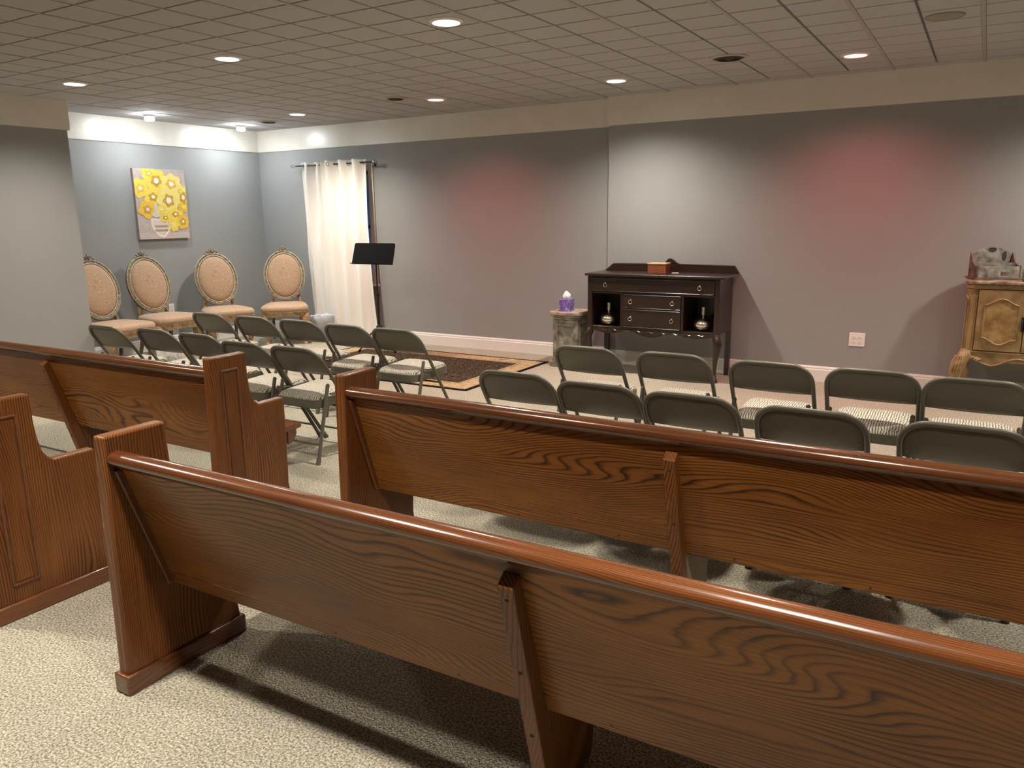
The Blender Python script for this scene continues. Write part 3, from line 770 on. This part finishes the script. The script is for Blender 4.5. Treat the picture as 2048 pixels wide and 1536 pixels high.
# ------------------------------------------------------------------ painting
def painting():
    W, Hh, D = .645, .765, .038
    o = empty('painting', (XA+.002, 5.765, 1.638)); o.rotation_euler = (0, 0, PI/2)     # local x runs along the wall, local -y out of it
    tag(o, 'canvas painting of yellow flowers in a striped vase on the grey wall', 'painting')
    MB().box((-W/2, -D, -Hh/2), (W/2, 0, Hh/2)).build('canvas', 'canvas_ground', o, 0, bevel=.003)
    MB().box((-W/2-.0015, -D+.002, -Hh/2-.0015), (W/2+.0015, 0, Hh/2+.0015)).build('canvas_edge', 'canvas_ground', o, 0)
    # crop of the photo: canvas corners about (235,205)-(1005,245)-(1085,1345)-(345,1360); u,v in 0..1
    def P(u, v): return ((u-.5)*W, (.5-v)*Hh)
    cnt = [0]
    def blob(u, v, ru, rv, mat, nm, parent, lobes=6, amp=.10, ph=0.0, layer=0):
        x, z = P(u, v); n = 40
        cnt[0] += 1
        y0 = -D-.0006*layer-.00002*cnt[0]
        pts = []
        for i in range(n):
            a = 2*PI*i/n; k = 1+amp*math.cos(lobes*a+ph)
            pts.append((max(-W/2, min(W/2, x+ru*W*k*math.cos(a))), max(-Hh/2, min(Hh/2, z+rv*Hh*k*math.sin(a)))))
        return MB().prism(pts, 'y', y0-.0005, y0+.0005).build(nm, mat, parent, 0)
    # vase and table
    tb = MB().prism([P(0, .915), P(1, .915), P(1, 1), P(0, 1)], 'y', -D-.0006, -D).build('painted_table', 'paint_mauve', o, 0)
    vz = [P(.33, .50), P(.40, .50), P(.395, .60), P(.46, .665), P(.35, .69), P(.26, .66), P(.33, .60)]
    MB().prism(vz, 'y', -D-.0036, -D).build('painted_vase_neck', 'paint_stone', o, 0)
    body = [P(.25, .71), P(.62, .71), P(.625, .82), P(.575, .91), P(.49, .98), P(.39, .965), P(.29, .88), P(.245, .80)]
    MB().prism(body, 'y', -D-.0008, -D).build('painted_vase', 'paint_cream', o, 0)
    inner = [P(.275, .725), P(.595, .725), P(.60, .82), P(.55, .90), P(.48, .955), P(.405, .945), P(.315, .87), P(.272, .80)]
    MB().prism(inner, 'y', -D-.0012, -D).build('painted_vase_glaze', 'paint_stone', o, 0)
    for a, b in ((.805, .835), (.865, .895)):
        MB().prism([P(.30, a), P(.575, a), P(.555, b), P(.32, b)], 'y', -D-.0016, -D).build('painted_stripe', 'paint_rust', o, 0)
    fl = [  # u,v, radius u, radius v, petal, inner, centre scale
        (.29, .065, .13, .085, 'paint_yellow', 'paint_gold', .2), (.42, .165, .19, .155, 'paint_yellow', 'paint_ochre', .25), (.71, .205, .19, .135, 'paint_pale', 'paint_gold', .25),
        (.10, .275, .15, .125, 'paint_yellow', 'paint_gold', .22), (.33, .395, .155, .115, 'paint_yellow', 'paint_ochre', .23), (.93, .40, .14, .16, 'paint_yellow', 'paint_ochre', .22),
        (.88, .31, .10, .08, 'paint_pale', 'paint_yellow', .1), (.63, .445, .20, .175, 'paint_pale', 'paint_ochre', .26), (.92, .54, .10, .07, 'paint_gold', 'paint_yellow', .1), (.20, .575, .155, .115, 'paint_gold', 'paint_ochre', .2),
        (.47, .575, .09, .065, 'paint_yellow', 'paint_pale', .25), (.53, .695, .10, .06, 'paint_yellow', 'paint_ochre', .2), (.74, .645, .14, .075, 'paint_yellow', 'paint_ochre', .22),
        (.88, .755, .12, .10, 'paint_gold', 'paint_ochre', .2), (.69, .80, .09, .09, 'paint_yellow', 'paint_pale', .1)]
    for i, (u, v, ru, rv, m1, m2, cs) in enumerate(fl):
        p = blob(u, v, ru*1.08, rv*1.08, m1, 'painted_flower', o, 5+i % 3, .11, i*.9, 4)
        blob(u, v, ru*.50, rv*.50, m2, 'petal_ring', p, 5, .16, i*1.3, 8)
        blob(u, v, ru*cs, rv*cs, 'paint_white', 'flower_eye', p, 3, .04, 0, 12)
painting()

# ------------------------------------------------------------------ rug, music stand, bin, box, pedestal
def small_things():
    rug = MB().box((-RUG_W/2, -RUG_D/2, 0), (RUG_W/2, RUG_D/2, .008)).build('rug', 'rug_wool', None, 0, loc=(-4.905, 6.125, 0))
    tag(rug, 'black and tan floral area rug with dark edging in front of the grey wall', 'rug')
    # music stand
    o = empty('music_stand', (-5.66, 6.60, .0165), 0); tag(o, 'black music stand with a broad solid desk standing on the rug', 'music stand')
    MB().tube([(0, 0, .12), (0, 0, .62)], .013, 14).build('lower_tube', 'black_metal', o)
    MB().tube([(0, 0, .60), (0, 0, 1.06)], .009, 12).build('upper_tube', 'black_metal', o)
    MB().lathe([(.017, .585), (.019, .595), (.019, .63), (.014, .64)], 16).build('clutch_collar', 'black_metal', o)
    MB().lathe([(.014, .22), (.032, .228), (.036, .25), (.030, .275), (.014, .285)], 18).build('hub', 'black_metal', o)
    for a in (-122, -8, 112):
        c, s = math.cos(math.radians(a)), math.sin(math.radians(a))
        lg = MB().tube([(c*.02, s*.02, .245), (c*.10, s*.10, .19), (c*.235, s*.235, .016)], .009, 10).build('leg', 'black_metal', o)
        MB().tube([(c*.226, s*.226, .026), (c*.248, s*.248, .0)], .013, 10).build('rubber_foot', 'black_satin', lg)
    MD = T(0, -.035, 1.063) @ Rx(math.radians(-17))
    w, h = .285, .115
    dp = [(-w, -h), (w, -h), (w*.985, h-.02)] + [(w*.985-.02+.02*math.cos(t), h-.02+.02*math.sin(t)) for t in (.5, 1.0, 1.5)] + [(-w*.985+.02-.02*math.cos(t), h-.02+.02*math.sin(t)) for t in (1.5, 1.0, .5)] + [(-w*.985, h-.02)]
    d = MB().prism(dp, 'y', -.004, .004, MD).build('desk', 'black_satin', o, 0)
    MB().box((-w, -.034, -h-.004), (w, .004, -h+.002), MD).build('desk_lip', 'black_satin', d, 0)
    MB().box((-w*.3, .004, -.03), (w*.3, .018, .03), MD).build('tilt_plate', 'black_metal', d, 0, bevel=.004)
    # waste bin with liner
    o = empty('waste_bin', (-6.80, 6.90, 0)); o.scale = (.9, .9, 1); tag(o, 'small waste bin lined with a clear plastic bag beside the curtain', 'bin')
    MB().lathe([(.112, 0), (.118, .004), (.142, .275), (.148, .285), (.140, .285), (.114, .012), (.0001, .010)], 28).build('bucket', 'bin_body', o)
    def bag(u, v):
        a = 2*PI*u; i = int(round(v*6)); r = [.128, .140, .153, .160, .150, .138, .120][i]; z = [.15, .20, .245, .292, .312, .300, .25][i]
        k = 1+.05*noise.noise((math.cos(a)*2.2, math.sin(a)*2.2, v*4))+.02*math.sin(9*a+v*5)
        return (r*k*math.cos(a), r*k*math.sin(a), z+.005*math.sin(7*a+v))
    MB().surf(bag, 60, 6, closed_u=True).build('liner_bag', 'bin_bag', o, 80, solid=.001)
    # marbled box near the oval chairs
    o = empty('storage_box', (-6.92, 4.90, 0), math.radians(22)); tag(o, 'white marble-patterned box on the floor in front of the oval-back chairs', 'box')
    MB().box((-.125, -.085, 0), (.125, .085, .25)).build('carton', 'marble_white', o, 0, bevel=.004)
    MB().box((-.13, -.09, .23), (.13, .09, .275)).build('lid', 'marble_white', o, 0, bevel=.005)
    # pedestal
    o = empty('pedestal', (-3.425, 6.865, 0)); tag(o, 'weathered stone-grey pedestal with a cut-corner top beside the sideboard', 'pedestal')
    def oct_(w, d, c): return [(-w+c, -d), (w-c, -d), (w, -d+c), (w, d-c), (w-c, d), (-w+c, d), (-w, d-c), (-w, -d+c)]
    MB().prism(oct_(.183, .183, .065), 'z', .512, .542).build('top_slab', 'pedestal_top', o, 0, bevel=.005)
    m = MB(); 
    for w_, z0, z1 in ((.165, .490, .512), (.150, .468, .490)): m.prism(oct_(w_, w_, .045), 'z', z0, z1)
    m.build('capital_moulding', 'pedestal_stone', o, 0, bevel=.006)
    MB().box((-.137, -.137, .09), (.137, .137, .468)).build('shaft', 'pedestal_stone', o, 0, bevel=.012)
    for a in (0, PI/2, PI, -PI/2):
        m = MB(); M = Rz(a)
        for b in (((-.095, -.143, .14), (-.072, -.136, .425)), ((.072, -.143, .14), (.095, -.136, .425)), ((-.072, -.143, .402), (.072, -.136, .425)), ((-.072, -.143, .14), (.072, -.136, .163))): m.box(*b, M)
        m.build('panel_frame', 'pedestal_stone', o, 0, bevel=.003)
    m = MB()
    for w_, z0, z1 in ((.172, 0, .05), (.155, .05, .09)): m.prism(oct_(w_, w_, .04), 'z', z0, z1)
    m.build('base', 'pedestal_stone', o, 0, bevel=.005)
    # tissue box
    o = empty('tissue_box', (-3.455, 6.825, .542), math.radians(6)); tag(o, 'purple patterned cube tissue box on the grey pedestal', 'tissue box')
    MB().box((-.058, -.058, 0), (.058, .058, .118)).build('carton', 'tissue_print', o, 0, bevel=.003)
    def tis(u, v):
        a = 2*PI*u; r = [.022, .034, .040, .036, .022, .004][int(round(v*5))]; z = [.112, .128, .145, .162, .178, .188][int(round(v*5))]
        k = 1+.35*noise.noise((math.cos(a)*1.6, math.sin(a)*1.6, v*3+2))+.12*math.sin(5*a+4*v)
        return (r*k*math.cos(a)-.010*v+.004, r*k*.7*math.sin(a), z+.010*math.sin(3*a)*v)
    MB().surf(tis, 40, 5, closed_u=True).build('tissue', 'tissue_paper', o, 80)
small_things()

# ------------------------------------------------------------------ sideboard
def sideboard():
    o = empty('sideboard', (-2.525, 6.67, 0)); tag(o, 'dark carved wooden sideboard with ring pulls and two open niches', 'sideboard')
    xl, xr = -.625, .615; D = .42
    MB().prism([(-.655, -.025), (.665, -.025), (.665, .445), (-.655, .445)], 'z', .908, .930).build('top', 'sideboard_wood', o, 0, bevel=.008, seg=3)
    bs = [(-.645, .930), (-.56, .998), (-.06, 1.003), (-.03, 1.020), (-.008, 1.048), (.020, 1.055), (.050, 1.040), (.085, 1.012), (.12, 1.004), (.62, .999), (.665, .930)]
    MB().prism(bs, 'y', .420, .440).build('back_splash', 'sideboard_wood', o, 0, bevel=.004)
    # carcass: sides, niche walls, floor, back, rails
    c = MB()
    c.box((xl, 0, .42), (xl+.035, D, .908)).box((xr-.035, 0, .42), (xr, D, .908))
    c.box((xl+.035, .005, .422), (xr-.035, D, .440)).box((xl+.035, .01, .748), (xr-.035, D-.03, .764))
    c.box((xl+.035, .004, .893), (xr-.035, D, .908))
    c.box((-.300, .0, .440), (-.278, D-.03, .748)).box((.278, .0, .440), (.300, D-.03, .748))
    c.box((-.278, .002, .610), (.278, .06, .620))
    c.build('carcass', 'sideboard_wood', o, 0, bevel=.002)
    MB().box((xl+.035, D-.03, .44), (xr-.035, D-.012, .893)).build('back_panel', 'sideboard_wood', o, 0)
    for a, b in ((xl+.0352, -.3002), (.3002, xr-.0352)):
        m = MB(); m.box((a, .012, .4405), (a+.002, D-.03, .7475)).box((b-.002, .012, .4405), (b, D-.03, .7475)).box((a+.002, .012, .744), (b-.002, D-.03, .7475))
        m.build('niche_lining', 'sideboard_wood', o, 0)
    # side frame posts
    for x in (xl-.004, xr-.04):
        MB().box((x, -.006, .40), (x+.044, .04, .908)).build('corner_post', 'sideboard_wood', o, 0, bevel=.004)
    def pull(parent, x, z, y):
        p = MB().lathe([(.0001, -.010), (.005, -.008), (.006, .0), (.012, .003), (.012, .006)], 14, T(x, y, z+.016) @ Rx(-PI/2)).build('pull_plate', 'pull_metal', parent)
        MB().tube([(x+.0165*math.cos(a), y-.010-.002*math.sin(a), z-.002+.0165*math.sin(a)) for a in [2*PI*i/20 for i in range(20)]], .0030, 8, closed=True).build('ring', 'pull_metal', p)
    def drawer(x0, x1, z0, z1, pulls, y=-.004):
        d = MB().box((x0, y, z0), (x1, y+.20, z1)).build('drawer', 'sideboard_wood', o, 0, bevel=.004)
        m = MB(); t = .004
        for a, b in (((x0, z0), (x1, z0)), ((x0, z1), (x1, z1)), ((x0, z0), (x0, z1)), ((x1, z0), (x1, z1))): m.tube([(a[0], y, a[1]), (b[0], y, b[1])], .004, 6)
        m.build('drawer_bead', 'sideboard_wood', d)
        for x in pulls: pull(d, x, (z0+z1)/2-.002, y-.001)
    drawer(-.58, .57, .770, .888, (-.448, .442), -.006)
    drawer(-.272, .272, .624, .742, (-.198, .198)); drawer(-.272, .272, .446, .606, (-.198, .196))
    # scalloped carved apron
    n = 60; up = [(-.585+1.16*i/n, .422) for i in range(n+1)]
    lo = [(-.585+1.16*i/n, .385+.014*math.cos(2*PI*3*i/n)-.010*math.cos(2*PI*i/n*2)+.012*(abs(2*i/n-1)**6)) for i in range(n, -1, -1)]
    ap = MB().prism(up+lo, 'y', -.002, .018).build('apron', 'sideboard_wood', o, 0)
    m = MB()
    for i in range(9):
        x = -.46+i*.115; m.tube([(x-.035, -.004, .405), (x-.012, -.006, .412+.004*(i % 2)), (x+.012, -.006, .402), (x+.035, -.004, .409)], .005, 6)
    m.build('apron_carving', 'sideboard_wood', ap)
    for s, x in ((-1, xl+.022), (1, xr-.018)):
        pts = [(x, .018, .42), (x+s*.006, .010, .385), (x+s*.020, -.004, .34), (x+s*.016, .0, .28), (x+s*.002, .010, .20), (x-s*.004, .016, .11), (x-s*.002, .012, .05), (x+s*.006, .002, .026), (x+s*.006, .0, .010), (x+s*.005, .002, 0)]
        MB().tube(pts, [.030, .034, .036, .030, .022, .016, .015, .022, .025, .020], 14).build('front_leg', 'sideboard_wood', o, 60)
        MB().box((x-.022, D-.045, 0), (x+.022, D-.001, .42)).build('back_leg', 'sideboard_wood', o, 0, bevel=.003)
    # things in and on it
    vm = [(.036, 0), (.060, .004), (.080, .022), (.089, .050), (.085, .074), (.067, .098), (.036, .115), (.018, .124), (.0125, .132), (.0125, .140)]
    for x, k, lb in ((-2.995, 1.0, 'mercury glass bulb vase in the sideboard niche next to the pedestal'), (-2.083, 1.0, 'mercury glass bulb vase in the sideboard niche nearer the wall outlet')):
        v = empty('vase', (x, 6.80, .4415)); tag(v, lb, 'vase', 'mercury glass vases')
        MB().lathe(vm, 28).build('bulb', 'mercury_glass', v, 60)
        MB().lathe([(.0125, .137), (.016, .142), (.0155, .170), (.017, .200), (.018, .205), (.013, .205), (.012, .150)], 20, cap=False).build('neck', 'mercury_neck', v, 60)
    b = empty('wooden_box', (-2.545, 6.90, .930), math.radians(4)); tag(b, 'small reddish wooden box on top of the dark sideboard', 'box')
    MB().box((-.085, -.075, 0), (.085, .075, .082)).build('box_body', 'redwood_box', b, 0, bevel=.002)
    MB().box((-.089, -.079, .082), (.089, .079, .092)).build('lid', 'box_lid_edge', b, 0, bevel=.002)
    p = empty('loose_card', (-2.40, 6.93, .930), .3); tag(p, 'small pale card lying on the sideboard beside the wooden box', 'card')
    MB().box((-.03, -.02, 0), (.03, .02, .003)).build('card', 'paint_cream', p, 0)
sideboard()

# ------------------------------------------------------------------ carved cabinet at the right
def cabinet():
    o = empty('carved_cabinet', (.30, 6.66, 0)); tag(o, 'gold-brown carved cabinet with reeded corners and marble top beside the wall', 'cabinet')
    xl, xr, D = -.375, .375, .44
    def plan(e, y0, y1, c): return [(xl-e+c, y0), (xr+e-c, y0), (xr+e, y0+c), (xr+e, y1), (xl-e, y1), (xl-e, y0+c)]
    MB().prism(plan(.015, -.02, D+.01, .05), 'z', .930, .955).build('top_slab', 'marble_brown', o, 0, bevel=.008, seg=3)
    MB().prism(plan(.004, -.008, D, .045), 'z', .895, .930).build('cornice', 'cabinet_gold', o, 0, bevel=.010, seg=3)
    MB().prism(plan(-.003, .012, D, .04), 'z', .36, .895).build('body', 'cabinet_gold', o, 0)
    MB().prism(plan(.008, -.006, D, .045), 'z', .425, .440).build('waist_moulding', 'cabinet_gold', o, 0, bevel=.005)
    for s in (-1, 1):
        x0 = s*.372; pil = MB().prism([(x0, .055), (x0-s*.006, .012), (x0-s*.030, -.002), (x0-s*.070, .004), (x0-s*.070, .055)], 'z', .44, .895).build('pilaster', 'cabinet_gold', o, 0)
        for i in range(6):
            x = x0-s*(.004+.0125*i); y = .012-.010*min(1, i*.6)+.002*i*.5
            MB().tube([(x, y, .455), (x, y-.001, .80)], .0055, 8).build('reed', 'cabinet_gold', pil, 60)
        lf = MB()
        for i in range(5): lf.ball((0, 0, 0), (.008, .006, .026), 8, 6, T(x0-s*(.008+.013*i), .004, .845-.008*abs(i-2)) @ Ry((i-2)*.25))
        lf.build('capital_carving', 'cabinet_carving', pil, 60)
        pts = [(x0-s*.035, .03, .43), (x0-s*.020, .010, .39), (x0+s*.005, -.015, .33), (x0+s*.022, -.03, .26), (x0+s*.010, -.02, .17), (x0-s*.006, -.006, .09), (x0-s*.002, -.012, .04), (x0+s*.008, -.022, .018), (x0+s*.008, -.022, 0)]
        lg = MB().tube(pts, [.042, .046, .046, .038, .028, .022, .024, .032, .030], 14).build('front_leg', 'cabinet_carving', o, 60)
        lv = MB()
        for i in range(8):
            a = -1.6+.45*i
            lv.tube([(x0+s*.0+.030*math.sin(a), -.01-.034*math.cos(a), .40), (x0+s*.010+.042*math.sin(a), -.018-.046*math.cos(a), .345), (x0+s*.024+.036*math.sin(a), -.03-.040*math.cos(a), .28), (x0+s*.020+.022*math.sin(a), -.028-.026*math.cos(a), .235)], [.005, .010, .008, .003], 6)
        for i in range(4):
            lv.ball((0, 0, 0), (.022, .010, .012), 8, 6, T(x0-s*(.055+.020*i), -.004, .392-.006*i) @ Ry(s*.5))
        lv.build('acanthus', 'cabinet_carving', lg, 60)
        MB().box((x0-s*.03-.025, D-.06, 0), (x0-s*.03+.025, D-.01, .38)).build('rear_leg', 'cabinet_gold', o, 0, bevel=.004)
    # doors
    for s in (-1, 1):
        xa, xb = (-.296, -.003) if s < 0 else (.003, .296)
        d = MB().box((xa, -.008, .446), (xb, .014, .892)).build('door', 'cabinet_gold', o, 0, bevel=.003)
        n = 24
        def curve(t, z, amp): return z+amp*math.cos(2*PI*(t-.5))
        px0, px1 = xa+.045, xb-.035
        top = [(px0+(px1-px0)*i/n, curve(i/n, .805, .022)) for i in range(n+1)]
        bot = [(px0+(px1-px0)*i/n, .520-.022*math.cos(2*PI*(i/n-.5))-.008*(i/n)) for i in range(n+1)]
        MB().prism(bot+top[::-1], 'y', -.0125, -.006).build('burl_panel', 'cabinet_burl', d, 0)
        for nm, c in (('arch_moulding', top), ('swag_moulding', bot)):
            MB().tube([(x, -.013, z) for x, z in c], .0065, 8).build(nm, 'cabinet_gold', d, 60)
        for x in (px0, px1):
            MB().tube([(x, -.012, bot[0][1]), (x, -.012, top[0][1])], .0045, 8).build('stile_moulding', 'cabinet_gold', d, 60)
        hx = xb-.006 if s < 0 else xa+.006
        h = MB().box((hx-.007, -.014, .60), (hx+.007, -.008, .70)).build('handle', 'black_metal', d, 0, bevel=.003)
        MB().tube([(hx, -.014, .69), (hx, -.026, .675), (hx, -.028, .64), (hx, -.024, .612), (hx, -.016, .605)], .005, 8).ball((hx, -.018, .70), .010, 10, 6).build('bail', 'black_metal', h, 60)
    n = 60
    up = [(-.335+.67*i/n, .428) for i in range(n+1)]
    lo = [(-.335+.67*i/n, .368+.030*math.cos(2*PI*2*i/n+.15)-.006) for i in range(n, -1, -1)]
    ap = MB().prism(up+lo, 'y', .0, .022).build('apron', 'cabinet_gold', o, 0)
    MB().tube([(x, -.001, z+.004) for x, z in lo], .006, 8).build('apron_bead', 'cabinet_gold', ap, 60)
    # organiser and jar
    q = empty('letter_organizer', (.088, 6.89, .955), math.radians(20)); tag(q, 'weathered wooden tabletop organizer with an arched back on the carved cabinet', 'organizer')
    MB().box((-.165, -.085, 0), (.165, .115, .014)).build('base_board', 'weathered_red', q, 0, bevel=.003)
    ar = [(-.145, .014), (.145, .014), (.145, .12)] + [(.145*math.cos(math.radians(a)), .135+.095*math.sin(math.radians(a))) for a in range(10, 171, 10)] + [(-.145, .12)]
    MB().prism(ar, 'y', .085, .100).build('arched_back', 'weathered_board', q, 0)
    MB().box((-.14, -.07, .014), (.14, -.056, .095)).build('front_board', 'weathered_board', q, 0, bevel=.002)
    for x in (-.15, .137):
        MB().prism([(-.07, .014), (.09, .014), (.09, .19), (.075, .19), (.03, .13), (-.02, .105), (-.07, .10)], 'x', x, x+.013).build('side_board', 'weathered_red', q, 0)
    MB().box((-.137, .0, .014), (.137, .010, .12)).build('divider', 'weathered_board', q, 0)
    for x, z, w_, h_ in ((0, .213, .028, .018), (.085, .165, .016, .034)):
        MB().prism([(x+w_*math.cos(2*PI*i/16), min(.229, z+h_*math.sin(2*PI*i/16))) for i in range(16)], 'y', .0830, .0852).build('worn_patch', 'vent_dark', q, 0)
    MB().prism([(.015, .030), (.075, .030), (.075, .055), (.015, .058)], 'y', -.0712, -.0698).build('worn_patch', 'weathered_red', q, 0)
    j = empty('glass_jar', (.300, 6.735, .955)); tag(j, 'green glass jar on the carved cabinet beside the organizer', 'jar')
    MB().lathe([(.030, 0), (.042, .006), (.045, .05), (.040, .085), (.026, .098), (.026, .112), (.022, .112), (.022, .098), (.036, .082), (.040, .05), (.037, .012), (.0001, .010)], 24, cap=False).build('jar_body', 'green_glass', j, 60)
    MB().lathe([(.023, .112), (.028, .116), (.026, .128), (.010, .138), (.012, .150), (.0001, .156)], 20).build('stopper', 'clear_glass', j, 60)
cabinet()
